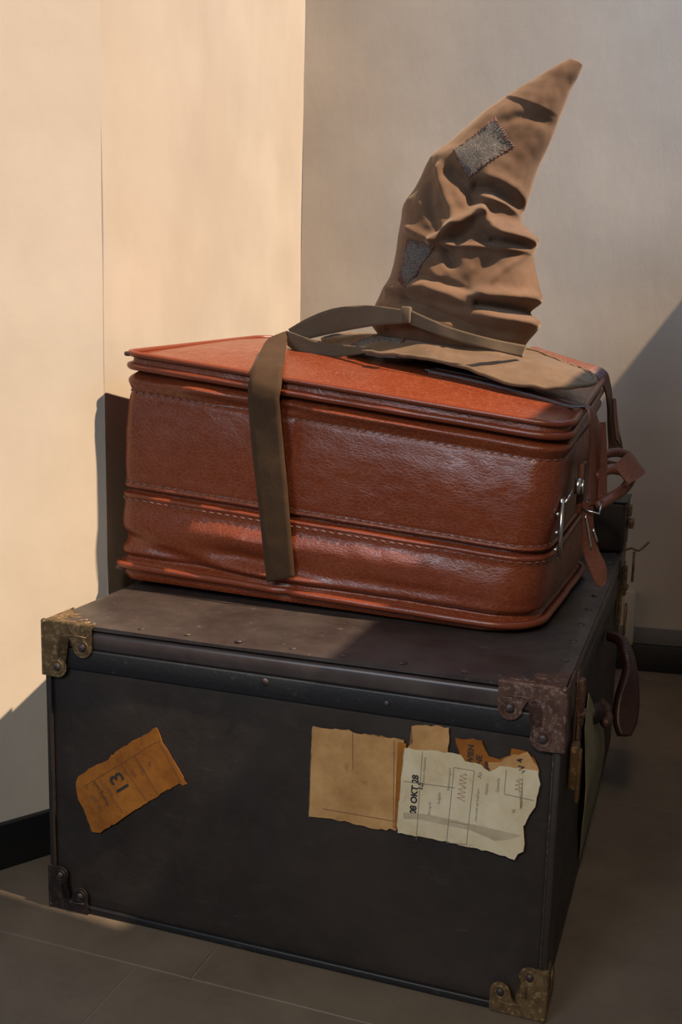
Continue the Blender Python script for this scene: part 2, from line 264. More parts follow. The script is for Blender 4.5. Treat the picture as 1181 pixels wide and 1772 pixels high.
def paper(name, c1, c2, c3, sc=20):
    M = Mat(name, rough=.8, spec=.2); c = M.mix(M.ramp(M.noise(sc, 6, .7), (.36, 0), (.66, 1)), c1, c2)
    c = M.mix(M.ramp(M.noise(sc*3.5, 6, .75, None, .5), (.60, 0), (.72, .75)), c, c3); M.col(c); M.bump(M.noise(90, 4, .6), .35, .001); return M
m_kraft = paper('kraft_paper', (.46, .25, .095, 1), (.68, .40, .17, 1), (.20, .10, .04, 1), 15)
m_amber = paper('amber_paper', (.26, .085, .014, 1), (.44, .165, .026, 1), (.10, .04, .018, 1), 16)
m_white = paper('cream_paper', (.66, .53, .33, 1), (.82, .74, .54, 1), (.48, .38, .22, 1), 12)
m_olive = paper('olive_paper', (.28, .26, .15, 1), (.46, .40, .26, 1), (.10, .12, .10, 1), 14)
m_ink = Mat('ink', (.025, .022, .022, 1), .8); m_ink2 = Mat('faded_ink', (.20, .19, .16, 1), .8); m_inkbr = Mat('brown_ink', (.16, .06, .025, 1), .8); m_inkred = Mat('red_pencil', (.40, .20, .14, 1), .8)
def cloth(name, c1, c2, c3, wv=900):
    M = Mat(name, rough=.85, spec=.15); M.b.inputs['Sheen Weight'].default_value = .25; M.b.inputs['Sheen Tint'].default_value = (.9, .75, .6, 1)
    c = M.mix(M.ramp(M.noise(14, 5, .65), (.35, 0), (.68, 1)), c1, c2); c = M.mix(M.ramp(M.noise(40, 5, .7), (.55, 0), (.75, .5)), c, c3); M.col(c)
    M.bump(M.noise(wv, 2, .5), .3, .0004); M.bump(M.noise(38, 5, .6), .35, .0022); return M
m_hat = cloth('brown_suede', (.165, .092, .054, 1), (.225, .132, .080, 1), (.27, .17, .11, 1))
m_brim = cloth('brown_suede_brim', (.15, .095, .058, 1), (.21, .135, .085, 1), (.30, .21, .14, 1))
m_rib = cloth('olive_ribbon', (.135, .10, .066, 1), (.175, .13, .088, 1), (.12, .085, .05, 1))
m_tail = cloth('dark_ribbon', (.058, .031, .016, 1), (.084, .047, .025, 1), (.11, .06, .025, 1)); m_tail.b.inputs['Sheen Weight'].default_value = .05
M = Mat('tweed', rough=.9, spec=.1)
w1 = M.n('ShaderNodeTexWave'); w1.inputs['Scale'].default_value = 150; w1.inputs['Distortion'].default_value = 2.5; w1.inputs['Detail'].default_value = 3; w1.inputs['Detail Scale'].default_value = 4
M.l(M.vec((1, 1, 1), (0, .7, 0)), w1.inputs[0]); nz = M.noise(420, 3, .8)
c = M.mix(M.ramp(w1.outputs['Fac'], (.35, 0), (.65, 1)), (.035, .028, .028, 1), (.42, .38, .34, 1)); c = M.mix(M.ramp(nz, (.45, 0), (.6, .7)), c, (.06, .05, .05, 1)); M.col(c); M.bump(w1.outputs['Fac'], .5, .001); m_tweed = M
m_thread = Mat('red_thread', (.30, .07, .05, 1), .8)

# ------------------------------------------------------------- the room
C1 = LOC((-.414, 1.798, 0)); C2 = LOC((-.133, 3.06, 0))
dA = LOC(OR+Vector((-.766, -.643, 0))); dR = LOC(OR+Vector((.978, -.208, 0)))
def wall(name, A, B, z0, z1, mat, nx, nz, wob=.003, inward=1, thick=.12, sc=4):
    """vertical wall from A to B (2D points), the visible face gently uneven"""
    A = Vector((A.x, A.y, 0)); B = Vector((B.x, B.y, 0)); t = (B-A).normalized(); nr = Vector((-t.y, t.x, 0))*inward
    V = []; F = []
    for i in range(nx+1):
        for j in range(nz+1):
            p = A.lerp(B, i/nx)+Vector((0, 0, z0+(z1-z0)*j/nz)); V.append(p-nr*0+nr*wob*noise.noise(p*sc))
    n = len(V)
    for i in range(nx):
        for j in range(nz):
            a = i*(nz+1)+j; F.append((a, a+1, a+nz+2, a+nz+1))
    o = len(V); V += [A-nr*thick+Vector((0, 0, z0)), A-nr*thick+Vector((0, 0, z1)), B-nr*thick+Vector((0, 0, z1)), B-nr*thick+Vector((0, 0, z0))]
    F.append((o, o+3, o+2, o+1))
    F.append(tuple(range(nz+1))+(o+1, o)); e = nx*(nz+1); F.append(tuple(range(e, e+nz+1))[::-1]+(o+3, o+2))
    F.append(tuple(i*(nz+1)+nz for i in range(nx+1))+(o+2, o+1)); F.append(tuple(i*(nz+1) for i in range(nx+1))[::-1]+(o, o+3))
    return obj(name, V, F, mat, None, True, kind='structure', sharp=40)
ZT = 2.75
wall('wall_left', C1+dA*1.55, C1, 0, ZT, m_wall, 60, 110, inward=-1)
wall('wall_centre', C1, C2, 0, ZT, m_wall, 60, 110, .003, inward=-1, sc=5)
wall('wall_right', C2, C2+dR*2.6, 0, ZT, m_wall, 90, 110, inward=-1)
def strip(name, A, B, z0, z1, th, mat, r=.002):
    A = Vector((A.x, A.y, 0)); B = Vector((B.x, B.y, 0)); t = (B-A).normalized(); nr = Vector((t.y, -t.x, 0)); Ln = (B-A).length
    v, f = box(0, Ln, -.01, th, z0, z1, r); return obj(name, [A+t*p.x+nr*p.y+Vector((0, 0, p.z)) for p in v], f, mat, None, True, kind='structure', sharp=30)
strip('baseboard_left', C1+dA*1.5, C1, 0.0005, .082, .012, m_black)
strip('baseboard_centre', C1, C2, 0.0005, .082, .012, m_black)
strip('baseboard_right', C2, C2+dR*2.5, 0.0005, .078, .012, m_black)
strip('trim_1', C2+dR*.02, C2+dR*2.5, .0785, .126, .006, m_trimgrey, .0015)
PR = Vector((.765, 1.657, 0)); sx = (PR-C2).length-.012
strip('trim_2', C2+dR*(sx+.011), C2+dR*(sx+.040), .0785, .232, .028, m_trimwhite, .003)
# low partition to the right of the view: its top edge shades the corner from the sun
v, f = box(1.25, 1.35, -.115, 1.70, 0.0005, 1.62, .01); obj('wall_partition', v, f, m_wall, None, False, kind='structure')
v, f = box(1.25, 1.35, -.115, 1.75, 4.45, 5.6, .01); obj('sun_blocker_top', v, f, m_wall, None, False, kind='structure')  # added out of view, cuts sun and its bounce above the frame
v, f = box(1.25, 1.35, -.50, -.12, 0.0005, 5.6, .01); obj('sun_blocker_side', v, f, m_wall, None, False, kind='structure')  # unseen blocker, added to keep sun off the floor in front
v, f = box(1.36, 3.6, -.50, -.40, 0.0005, 5.6, .01); obj('sun_blocker_return', v, f, m_wall, None, False, kind='structure')  # added out of view, links the side and far sun blockers
v, f = box(3.61, 3.71, -5.5, -.40, 0.0005, 7.2, .01); obj('sun_blocker_far', v, f, m_wall, None, False, kind='structure')  # tall unseen slab, added only to shade the front of the room
# floor: a bed with large tiles on it
v, f = box(-3.4, 4.2, -5.6, 2.2, -.08, -.0012); fl = obj('floor', v, f, m_grout, None, False, kind='structure')
ys = [-.092-.84*k for k in range(6, 0, -1)]+[-.092, .748, 1.588]
ti = 0
for r_, y0 in enumerate(ys):
    off = {5: .21, 6: .30, 7: -.24}.get(r_, 0)
    for k in range(-4, 5):
        x0 = off+.84*k
        if x0 < -2.6 or x0 > 3.2: continue
        v, f = box(x0+.0012, x0+.8388, y0+.0012, y0+.8388, -.0035, 0, .0006, 1)
        t_ = obj('tile', [p+Vector((0, 0, random.uniform(-.0003, 0))) for p in v], f, m_tile, None, False); t_.parent = fl; t_.location = (0, 0, 0); t_.rotation_euler = (0, 0, 0)

# ------------------------------------------------------------- the trunk
TW, TD, TH = .795, 1.05, .48
trunk = thing('steamer_trunk', 'large dark brown steamer trunk with metal corners and torn paper labels standing on the floor', 'trunk', (TW/2, TD/2, 0))
def bulged(x0, x1, y0, y1, z0, z1, amp=.003, r=.012, n=26):
    bm = bmesh.new(); bmesh.ops.create_cube(bm, size=1)
    for v in bm.verts: v.co = Vector(((x0+x1)/2+v.co.x*(x1-x0), (y0+y1)/2+v.co.y*(y1-y0), (z0+z1)/2+v.co.z*(z1-z0)))
    bmesh.ops.bevel(bm, geom=list(bm.edges), offset=r, segments=3, profile=.5, affect='EDGES')
    big = [e for e in bm.edges if e.calc_length() > .1]; bmesh.ops.subdivide_edges(bm, edges=big, cuts=n, use_grid_fill=True)
    c = Vector(((x0+x1)/2, (y0+y1)/2, (z0+z1)/2)); h = Vector(((x1-x0)/2, (y1-y0)/2, (z1-z0)/2))
    for v in bm.verts:
        q = Vector(((v.co.x-c.x)/h.x, (v.co.y-c.y)/h.y, (v.co.z-c.z)/h.z)); w_ = noise.noise(v.co*5)*amp
        for k in range(3):
            o1, o2 = [i for i in range(3) if i != k]
            if abs(q[k]) > .97: v.co[k] += math.copysign(1, q[k])*(amp*(1-q[o1]**2)*(1-q[o2]**2)+w_*(1-q[o1]**4)*(1-q[o2]**4))
    return frombm(bm)
v, f = bulged(.004, TW-.004, .004, TD, .004, .425, .004); obj('body', v, f, m_tr, trunk, sharp=50)
# lid: top sheet overlapping a smooth edge strip, then the black band
v, f = bulged(.0, TW, .001, TD+.002, .4385, .4672, .0006, .006, 12); obj('lid_edge', v, f, m_strip, trunk, sharp=50, label='smooth grey-brown strip around the lid edge')
v, f = bulged(-.0015, TW+.0015, -.0005, TD+.003, .405, .4395, .0006, .003, 12); obj('lid_band', v, f, m_band, trunk, sharp=50, label='black band around the lower lid edge')
bm = bmesh.new(); bmesh.ops.create_grid(bm, x_segments=90, y_segments=90, size=.5)
for v_ in bm.verts:
    x, y = v_.co.x+.5, v_.co.y+.5; X = x*TW; Y = .0005+y*(TD)
    e = min(x*TW, (1-x)*TW, y*TD, (1-y)*TD); Z = .4795+.0015*noise.noise(Vector((X*5, Y*5, 0)))
    if e < .006: Z -= (1-e/.006)**2*.003
    if y < .02: Z += .0018*max(0, noise.noise(Vector((X*9, 3, 0))))
    v_.co = Vector((X, Y, Z))
ex = bmesh.ops.extrude_face_region(bm, geom=list(bm.faces))
for g in ex['geom']:
    if isinstance(g, bmesh.types.BMVert): g.co.z = .4712
v, f = frombm(bm); obj('lid_top', v, f, m_lid, trunk, sharp=50)
v, f = box(.012, TW-.012, .012, TD-.01, .465, .474); obj('lid_core', v, f, m_dark, trunk, False)
v, f = box(.786, TW+.0005, -.0012, .012, .006, .405, .002); obj('edge_binding', v, f, m_tr, trunk)
v, f = box(.784, .7862, -.0002, .004, .02, .405, .0006); obj('seam', v, f, m_rivet, trunk, label='scuffed seam line beside the right edge')
v, f = box(-.0005, .009, -.0012, .012, .006, .405, .002); obj('edge_binding', v, f, m_tr, trunk)
v, f = box(.004, TW-.004, -.001, .01, .001, .012, .002); obj('bottom_binding', v, f, m_band, trunk)
for i in range(9):
    v, f = dome((.075+.083*i+random.uniform(-.006, .006), .015+random.uniform(-.002, .002), .4796), .0062, .0024, (0, 0, 1)); obj('rivet', v, f, m_rivet, trunk)
for i in range(10):
    v, f = dome((TW-.016, .12+.1*i, .4796), .0062, .0024, (0, 0, 1)); obj('rivet', v, f, m_rivet, trunk)
v, f = dome((.372, -.0013, .430), .0055, .0024, (0, -1, 0)); obj('rivet', v, f, m_rivet, trunk)
v, f = dome((.555, -.0013, .424), .0040, .0018, (0, -1, 0)); obj('rivet', v, f, m_rivet, trunk)
def lobes(L, h, leg, r1, c1, r2, c2):
    """L-shaped corner plate with two round lobes and a bite between them; corner at the origin"""
    P = [(0, 0), (L, 0)]
    for a in range(0, -181, -20): P.append((c1[0]+r1*cos(radians(a)), -c1[1]+r1*sin(radians(a))))
    # the bite
    bc = ((c1[0]-r1+leg)/2, -(h+.002)); br = (c1[0]-r1-leg)/2
    P.append((c1[0]-r1, -c1[1]+.004))
    for a in range(0, 181, 30): P.append((bc[0]+br*cos(radians(a)), bc[1]-br*.5+br*sin(radians(a))*1.0))
    P.append((leg, -(c2[1]-r2)))
    for a in range(60, -111, -20): P.append((c2[0]+r2*cos(radians(a)), -c2[1]+r2*sin(radians(a))))
    P.append((0, -(c2[1]+r2-.001)))
    return P
def corner(name_label, cx, cz, sxn, szn, mat, S=1.0, rivm=None, ribs=True):
    """front, top/bottom and side plates; sxn = +1 for the right corner, szn = +1 for the top"""
    P = lobes(.086*S, .024*S, .026*S, .0165*S, (.0695*S, .034*S), .017*S, (.024*S, .070*S))
    fr = lambda u, v_, d: Vector((cx-sxn*u, -.0035-d, cz+szn*v_))
    side = lambda u, v_, d: Vector((cx+sxn*(.002+d), -.0035+u, cz+szn*v_))
    tp = lambda u, v_, d: Vector((cx-sxn*u, -.0035-v_, cz+szn*(.0005+d)))
    A = poly(P, 0, fr, .0022); add(A, poly(P, 0, side, .0022))
    Q = [(0, 0), (.086*S, 0), (.086*S, -.016*S)]+[(.070*S+.015*S*cos(radians(a)), -.018*S+.012*S*sin(radians(a))) for a in range(0, -181, -30)]+[(.050*S, -.014*S), (.044*S, -.024*S)]+[(.030*S+.016*S*cos(radians(a)), -.040*S+.014*S*sin(radians(a))) for a in range(20, -141, -30)]+[(.014*S, -.06*S), (0, -.07*S)]
    add(A, poly(Q, 0, tp, .0014))
    # rounded fold between the front and the top plate
    add(A, tube([fr(.086*S, 0, -.001), fr(.004, 0, -.001)], .0032, 10)); add(A, tube([fr(-.0015, -.003, -.001), fr(-.0015, -.086*S, -.001)], .0036, 10)); add(A, dome(fr(.0, -.001, -.001), .005, .005, (sxn, -1, szn)))
    b = obj('corner_bracket', A[0], A[1], mat, trunk, sharp=35, label=name_label)
    for (u, w_) in ((.0695*S, -.034*S), (.024*S, -.070*S)):
        v, f = tube([fr(u, w_, .0022)+Vector((.0105*cos(a_/8*pi), 0, .0105*sin(a_/8*pi)))*S for a_ in range(16)], .0011, 6, True); 
        q = dome(fr(u, w_, .0022), .0068*S, .0036, (0, -1, 0)); rv = obj('rivet', q[0], q[1], rivm or m_rivet, b)
        obj('ring_ridge', v, f, mat, b)
    if ribs:
        for k, (u0, w0) in enumerate(((.062*S, -.020*S), (.032*S, -.040*S))):
            pts = [tp(u0+.012*cos(a_/12*2*pi)*S*(1-.4*a_/12), w0*.9+.008*sin(a_/12*2*pi)*S, .0016) for a_ in range(10)]
            v, f = tube(pts, .0011, 6); obj('scroll_ridge', v, f, mat, b)
        v, f = tube([fr(.078*S, -.018*S, .0022), fr(.055*S, -.016*S, .0024), fr(.046*S, -.018*S, .0024), fr(.036*S, -.014*S, .0022)], .0012, 6); obj('scroll_ridge', v, f, mat, b)
corner('rusty brass corner bracket', .0, .478, -1, 1, m_brass)
corner('rusty iron corner bracket with two rivets', TW, .478, 1, 1, m_rust)
corner('dull brass corner bracket', TW-.002, .004, 1, -1, m_brass, .86)
corner('blackened corner bracket', .002, .004, -1, -1, m_dbr, .80)
# paper labels
fr0 = lambda u, w_, d: Vector((u, -.0016-d, w_))
def rough_edge(P, amp=.0012, step=.006):
    out = []
    for i in range(len(P)):
        a = Vector(P[i]+(0,)) if len(P[i]) == 2 else Vector(P[i]); b = Vector(P[(i+1) % len(P)]+(0,)); n = max(1, int((b-a).length/step))
        t = (b-a).normalized(); nn = Vector((-t.y, t.x, 0))
        for k in range(n):
            p = a.lerp(b, k/n)+(nn*random.uniform(-amp, amp) if k else Vector((0, 0, 0))); out.append((p.x, p.y))
    return out
def label_part(P, mat, lab, d=.0, th=.0008, amp=.0012, curl=None):
    A = poly(rough_edge(P, amp), d, fr0, th)
    if curl: A = ([curl(Vector(p)) for p in A[0]], A[1])
    return obj('paper_label', A[0], A[1], mat, trunk, False, label=lab)
def ink(parent, a, b, w_, d, mat, name='printed_line'):
    a = Vector((a[0], a[1], 0)); b = Vector((b[0], b[1], 0)); t = (b-a).normalized(); nn = Vector((-t.y, t.x, 0))*w_/2
    A = poly([tuple(p)[:2] for p in (a-nn, b-nn, b+nn, a+nn)], d, fr0, .0002); return A
def textmesh(parent, s, pos, size, rot, d, mat, name='printed_text', bold=0):
    cu = bpy.data.curves.new('t', 'FONT'); cu.body = s; cu.size = size; cu.extrude = .0001; cu.offset = bold; cu.align_x = 'CENTER'; cu.align_y = 'CENTER'
    o = bpy.data.objects.new('t', cu); COL.objects.link(o); dg = bpy.context.evaluated_depsgraph_get(); me = o.evaluated_get(dg).to_mesh()
    c, s_ = cos(rot), sin(rot); V = [fr0(pos[0]+v.co.x*c-v.co.y*s_, pos[1]+v.co.x*s_+v.co.y*c, d+v.co.z) for v in me.vertices]; F = [tuple(p.vertices) for p in me.polygons]
    bpy.data.objects.remove(o); return obj(name, V, F, mat, parent, False)
l1 = label_part(ST1, m_amber, 'amber paper label printed with a large 13, left of the trunk front')
A = ([], [])
for p in S1LINES: add(A, ink(l1, p[0], p[1], .0009, .0008, m_inkbr))
obj('printed_lines', A[0], A[1], m_inkbr, l1, False)
aA = math.atan2(.312-.22, .196-.07)
textmesh(l1, '13', (.1315, .2345), .036, aA+pi/2, .0009, m_ink, bold=.0006)
for i, tx in enumerate(['Nr. 207 - 41', 'Abgang nach', 'Station', 'von', 'Gew.', 'kg']):
    t_ = -.030+.0165*i+(.04 if i > 2 else 0); textmesh(l1, tx, (.1085+cos(aA)*t_, .2195+sin(aA)*t_), .0085 if i else .010, aA+pi/2, .0009, m_ink if i == 1 else m_inkbr)
l2 = label_part(ST2, m_kraft, 'tan kraft paper label, blank and square'); A = ([], [])
for p in S2LINES: add(A, ink(l2, p[0], p[1], .0008, .0008, m_inkbr))
obj('crease_lines', A[0], A[1], m_inkbr, l2, False)
# narrow darker overlap next to the cream label
l2b = label_part([(.5735, .371), (.5855, .371), (.580, .243), (.573, .243)], m_amber, 'amber glue strip between two labels', .0009, .0005, .0005)
l3 = label_part(ST3, m_kraft, 'small tan paper scrap under the lid', 0, .0008, .0018)
l4 = label_part(ST4, m_amber, 'torn amber label remains with black print', 0, .0008, .0015)
l4b = label_part([(.700, .363), (.717, .366), (.728, .376), (.752, .386), (.766, .368), (.768, .350), (.74, .349), (.705, .350)], m_kraft, 'torn tan edge of a label', .0009, .0006, .0015)
for i, tx in enumerate(['WIEN', 'NE', 'FP']): textmesh(l4, tx, (.676+.012*i, .370-.006*i), .011, pi/2, .0011, m_ink, bold=.0003)
textmesh(l4b, 'W 4', (.745, .365), .012, pi/2+.3, .0017, m_ink, bold=.0002)
def curl5(p):
    d = max(0, (p.x-.68)/.09)*max(0, (.30-p.z)/.07); p.y -= .006*min(d, 1.2)**2; return p
def fine(P, d, th, to3, step=.008):
    """plate with an interior grid so it can curl: clipped cells triangulated by bmesh"""
    A = poly(P, d, to3, th); bm = bmesh.new(); vs = [bm.verts.new(p) for p in A[0]]
    for q in A[1]: bm.faces.new([vs[i] for i in q])
    for _ in range(4):
        es = [e for e in bm.edges if e.calc_length() > step*1.5]
        if not es: break
        bmesh.ops.subdivide_edges(bm, edges=es, cuts=1); bmesh.ops.triangulate(bm, faces=list(bm.faces))
    return frombm(bm)
A = fine(rough_edge(ST5, .0010), .001, .0008, fr0)
A = ([curl5(p) for p in A[0]], A[1]); l5 = obj('paper_label', A[0], A[1], m_white, trunk, False, label='torn cream printed label with curling lower corner, right of the trunk front')
# fold flap along the bottom of the cream label
fp = [(.584, .268), (.62, .266), (.66, .264), (.70, .266), (.735, .264), (.752, .262), (.754, .250), (.744, .240), (.72, .244), (.68, .246), (.63, .252), (.584, .258)]
m_shade = paper('soiled_paper', (.46, .39, .25, 1), (.64, .56, .39, 1), (.34, .28, .18, 1))
A = fine([(.585, .2705), (.62, .2735), (.66, .272), (.70, .270), (.75, .268), (.735, .2595), (.715, .253), (.705, .256), (.68, .262), (.64, .263), (.61, .2645), (.585, .261)], .0019, .0002, fr0)
obj('soiled_fold', [curl5(p) for p in A[0]], A[1], m_shade, l5, False, label='grey-olive soiled fold')
A = ([], [])
for p in S5LINES: add(A, ink(l5, p[0], p[1], .0008, .0019, m_ink2))
A = ([curl5(Vector(p)) for p in A[0]], A[1]); obj('printed_lines', A[0], A[1], m_ink2, l5, False)
for tx, x, z, s, b_, mt in [('808 OKT 28', (.600), .296, .0125, .0005, m_ink), ('1.5', .6085, .313, .009, .0004, m_ink), ('Eisenbahn-Paketzettel', .6125, .335, .0048, 0, m_ink2), ('Bestimmungsort', .648, .33, .005, 0, m_ink2), ('An', .690, .343, .008, 0, m_ink2), ('Station', .70, .325, .006, 0, m_ink2), ('Aufgabe', .635, .30, .0055, 0, m_ink2), ('Unterschrift des Empfangers', .688, .300, .0042, 0, m_ink2), ('Gewicht', .715, .333, .006, 0, m_ink2), ('kg', .737, .300, .006, 0, m_ink2), ('Lieferung bis', .622, .280, .005, 0, m_ink2)]:
    textmesh(l5, tx, (x, z), s, pi/2-.03, .0019, mt, bold=b_)
for (x, z, s) in [(.667, .332, .011), (.666, .312, .012), (.743, .338, .011)]:
    pts = [fr0(x+s*.8*sin(k*1.9)*.6, z+s*(.9-k*.16), .0020) for k in range(12)]; v, f = tube(spline(pts, 4), .0004, 4); obj('handwriting', v, f, m_inkred, l5)
# right side: sticker, latches, handle
sd = lambda u, w_, d: Vector((TW-.0005+d, u, w_))
A = fine(rough_edge(SIDEST, .001, .02), 0, .0008, sd, .03)
A = ([p+Vector((.010*max(0, 1-abs(p.z-.2)/.17), 0, 0)) for p in A[0]], A[1]); obj('paper_label', A[0], A[1], m_olive, trunk, False, label='olive and cream label on the right side')
def hasp(y, z0, z1, mat, lab, proud=.010, w_=.022, ring=False):
    A = box(TW, TW+.003, y-w_/2, y+w_/2, z0, z1, .001); add(A, box(TW+.002, TW+proud, y-w_*.35, y+w_*.35, z0+(z1-z0)*.35, z1-(z1-z0)*.1, .003))
    add(A, tube([Vector((TW+proud, y-w_*.5, z0+(z1-z0)*.5)), Vector((TW+proud, y+w_*.5, z0+(z1-z0)*.5))], .004, 8))
    h = obj('latch', A[0], A[1], mat, trunk, sharp=35, label=lab)
    q = box(TW+.004, TW+.008, y-w_*.42, y+w_*.42, z0-.025, z0+(z1-z0)*.4, .0015); obj('hasp_plate', q[0], q[1], mat, h, sharp=35)
    if ring:
        pts = [Vector((TW+proud+.002, y+.017*cos(a/12*2*pi), z0-.012+.034*sin(a/12*2*pi))) for a in range(12)]; v, f = tube(pts, .0024, 8, True); obj('latch_ring', v, f, mat, h)
    return h
hasp(.15, .33, .46, m_rust, 'rusty side latch near the front corner', .012, .022)
q = box(TW+.001, TW+.012, .105, .130, .295, .36, .002); add(q, box(TW+.010, TW+.016, .107, .126, .275, .352, .002)); obj('latch_tongue', q[0], q[1], m_brass, trunk, sharp=35, label='pale brass tongue of the front side latch')
hasp(.88, .36, .475, m_brass, 'brass side latch near the back with a hanging ring', .016, .03, True)
v, f = tube(spline([(TW+.008, .52, .285), (TW+.020, .50, .282), (TW+.026, .47, .275), (TW+.020, .45, .272)], 6), .008, 10); obj('handle_loop', v, f, m_rust, trunk)
v, f = dome((TW+.004, .42, .300), .020, .016, (1, -.6, 0), 20); obj('handle_mount', v, f, m_dbr, trunk, label='round dark handle mount')
Hn = band([((TW+.004, .60, .385), (TW+.002, .62, .385)), ((TW+.030, .57, .385), (TW+.035, .60, .38)), ((TW+.046, .54, .350), (TW+.056, .57, .34)), ((TW+.036, .50, .305), (TW+.068, .53, .30)), ((TW+.036, .48, .270), (TW+.070, .50, .265)), ((TW+.046, .47, .248), (TW+.062, .48, .245))], 8, .016, 8)
m_dl = leather('dark_red_leather', (.030, .010, .008, 1), (.05, .016, .012, 1), (.06, .02, .015, 1), .4)
obj('handle', Hn[0], Hn[1], m_dl, trunk, label='worn dark red leather side handle')

# ------------------------------------------------------------- flat case lying on the trunk behind the suitcase
case = thing('flat_case', 'thin dark grey flat case lying on the trunk behind the brown suitcase', 'case', (.55, .98, .4805))
v, f = bulged(.32, .797, .915, 1.04, .4825, .59, .002, .008, 8); obj('case_body', v, f, m_tr, case, sharp=45)
q = box(.797, .806, .955, .985, .555, .578, .002); add(q, box(.800, .812, .95, .99, .53, .548, .002)); obj('case_clasp', q[0], q[1], m_brass, case, sharp=35, label='small brass clasp')
v, f = box(.33, .8, .913, 1.042, .588, .592, .0015); obj('case_lid', v, f, m_band, case, sharp=45)
q = tube(spline([(.80, .90, .492), (.815, .90, .498), (.830, .905, .494), (.848, .91, .512)], 6), .0028, 6); obj('latch_hook', q[0], q[1], m_brass, trunk, label='raised hook of the back latch')
q = box(.818, .823, .90, .91, .425, .49, .001); obj('latch_pin', q[0], q[1], m_brass, trunk, sharp=35)

# ------------------------------------------------------------- the suitcase
def plane_z(x, y): return K[0]+K[1]*x+K[2]*y+K[3]*x*y
def top_z(x, y):
    a = min(max((x-.01)/.745, 0), 1); b = min(max((y-(.232-.036*a))/.54, 0), 1)
    return plane_z(x, y)+.026*(1-abs(2*a-1)**2.5)*(1-abs(2*b-1)**2.5)
suit = thing('suitcase', 'large reddish-brown leather suitcase with stitched seams lying flat on the dark trunk', 'suitcase', (.37, .48, .4805))
B4 = [Vector(p) for p in ((-.020, .228, .508), (.722, .196, .4835), (.742, .72, .4845), (.03, .77, .4845))]
T4 = [Vector(p) for p in ((.008, .232, .0), (.757, .196, .0), (.752, .75, .0), (.03, .762, .0))]
for p in T4: p.z = plane_z(p.x, p.y)-.004
def bil(Q, a, b): return Q[0]*(1-a)*(1-b)+Q[1]*a*(1-b)+Q[2]*a*b+Q[3]*(1-a)*b
NP = 720
def rrect(rs, n=NP, w=.745, h=.52):
    """rounded rectangle, unit coordinates, starting in the middle of the back, running anticlockwise over left, front, right"""
    pts = []
    cs = [((rs[0], h-rs[0]), 90), ((rs[1], rs[1]), 180), ((w-rs[2], rs[2]), 270), ((w-rs[3], h-rs[3]), 0)]
    for (c_, a0), r in zip(cs, rs):
        for k in range(13):
            a = radians(a0+90*k/12); pts.append(Vector((c_[0]+r*cos(a), c_[1]+r*sin(a), 0)))
    L = [0]
    for i in range(len(pts)): L.append(L[-1]+(pts[(i+1) % len(pts)]-pts[i]).length)
    out = []; j = 0
    for k in range(n):
        s = L[-1]*k/n
        while L[j+1] < s: j += 1
        t = (s-L[j])/max(1e-9, L[j+1]-L[j]); p = pts[j].lerp(pts[(j+1) % len(pts)], t); out.append((p.x/w, p.y/h))
    return out
RRt = rrect((.05, .022, .05, .05)); RRb = rrect((.06, .032, .085, .07))
def gs(x, c, s): return exp(-((x-c)/s)**2)
VS1, VS2, VG, VS3 = .845, .428, .388, .350
def prof(v, a, front):
    o = .004*sin(pi*min(max((v-.43)/.42, 0), 1))+.005*sin(pi*min(max((v-.03)/.34, 0), 1))
    o -= .012*gs(v, VG, .011); o += .004*gs(v, VG-.034, .018)+.003*gs(v, VG+.022, .012)
    o -= .0022*gs(v, VS1, .012)+.0012*gs(v, VS2, .008)+.0012*gs(v, VS3, .008)
    o += .006*gs(v, .895, .028)-.016*gs(v, .938, .018)*(1 if not front else (.65+.5*min(1, a*1.4)))+.001*gs(v, .97, .01)
    o -= .012*gs(v, .07, .018)
    o -= .004*max(0, (.04-v)/.04)
    return o
def dents(a, v):
    """soft pushes and folds of the front, a = position along the front 0..1"""
    d = 0
    d -= .016*gs(a, .02, .05)*gs(v, .16, .035); d -= .012*gs(a, .14+.6*(.17-v), .09)*gs(v, .15-.25*a, .035)
    d += .010*gs(a, .33, .12)*gs(v, .245, .05); d -= .009*gs(a, .33, .10)*gs(v, .16, .032); d += .012*gs(a, .42, .14)*gs(v, .09, .03)
    d -= .006*gs(a, .45, .018)*gs(v, .03, .05)
    d += .010*gs(a, .20, .06)*gs(v, .905, .026); d -= .010*gs(a, .07, .055)*gs(v, .925, .022); d -= .006*gs(a, .30, .07)*gs(v, .86, .02); d -= .008*gs(a, .40, .05)*gs(v, .885, .02)
    d -= .007*gs(a, .415+.04*(v-.6), .022)*gs(v, .66, .16); d += .004*gs(a, .36, .03)*gs(v, .66, .2)
    d += .005*gs(a, .62, .25)*gs(v, .26, .07); d -= .004*gs(a, .70, .18)*gs(v, .14, .03)
    d += .006*gs(a, .60, .2)*gs(v, .905, .02)
    d += .0022*noise.noise(Vector((a*7, v*5, 1.3)))+.0008*noise.noise(Vector((a*26, v*16, 3)))
    return d
def hull(i, v, extra=0.0):
    i %= NP; e = v**.8
    (at, bt), (ab, bb) = RRt[i], RRb[i]; q = min(1, v*1.6); a = ab+(at-ab)*q; b = bb+(bt-bb)*q
    p = bil(B4, a, b).lerp(bil(T4, a, b), v)
    j = (i+2) % NP; h_ = (i-2) % NP
    t = Vector((RRt[j][0]-RRt[h_][0], (RRt[j][1]-RRt[h_][1])*.70, 0)); nr = Vector((t.y, -t.x, 0)).normalized()
    fw = max(0, -nr.y)
    o = prof(v, a, fw > .5)+dents(a, v)*fw**.5+(1-fw)*.002*noise.noise(p*9)
    return p+nr*(o+extra-.004)
NV = 170; V = []; F = []
for k in range(NV+1):
    for i in range(NP): V.append(hull(i, k/NV))
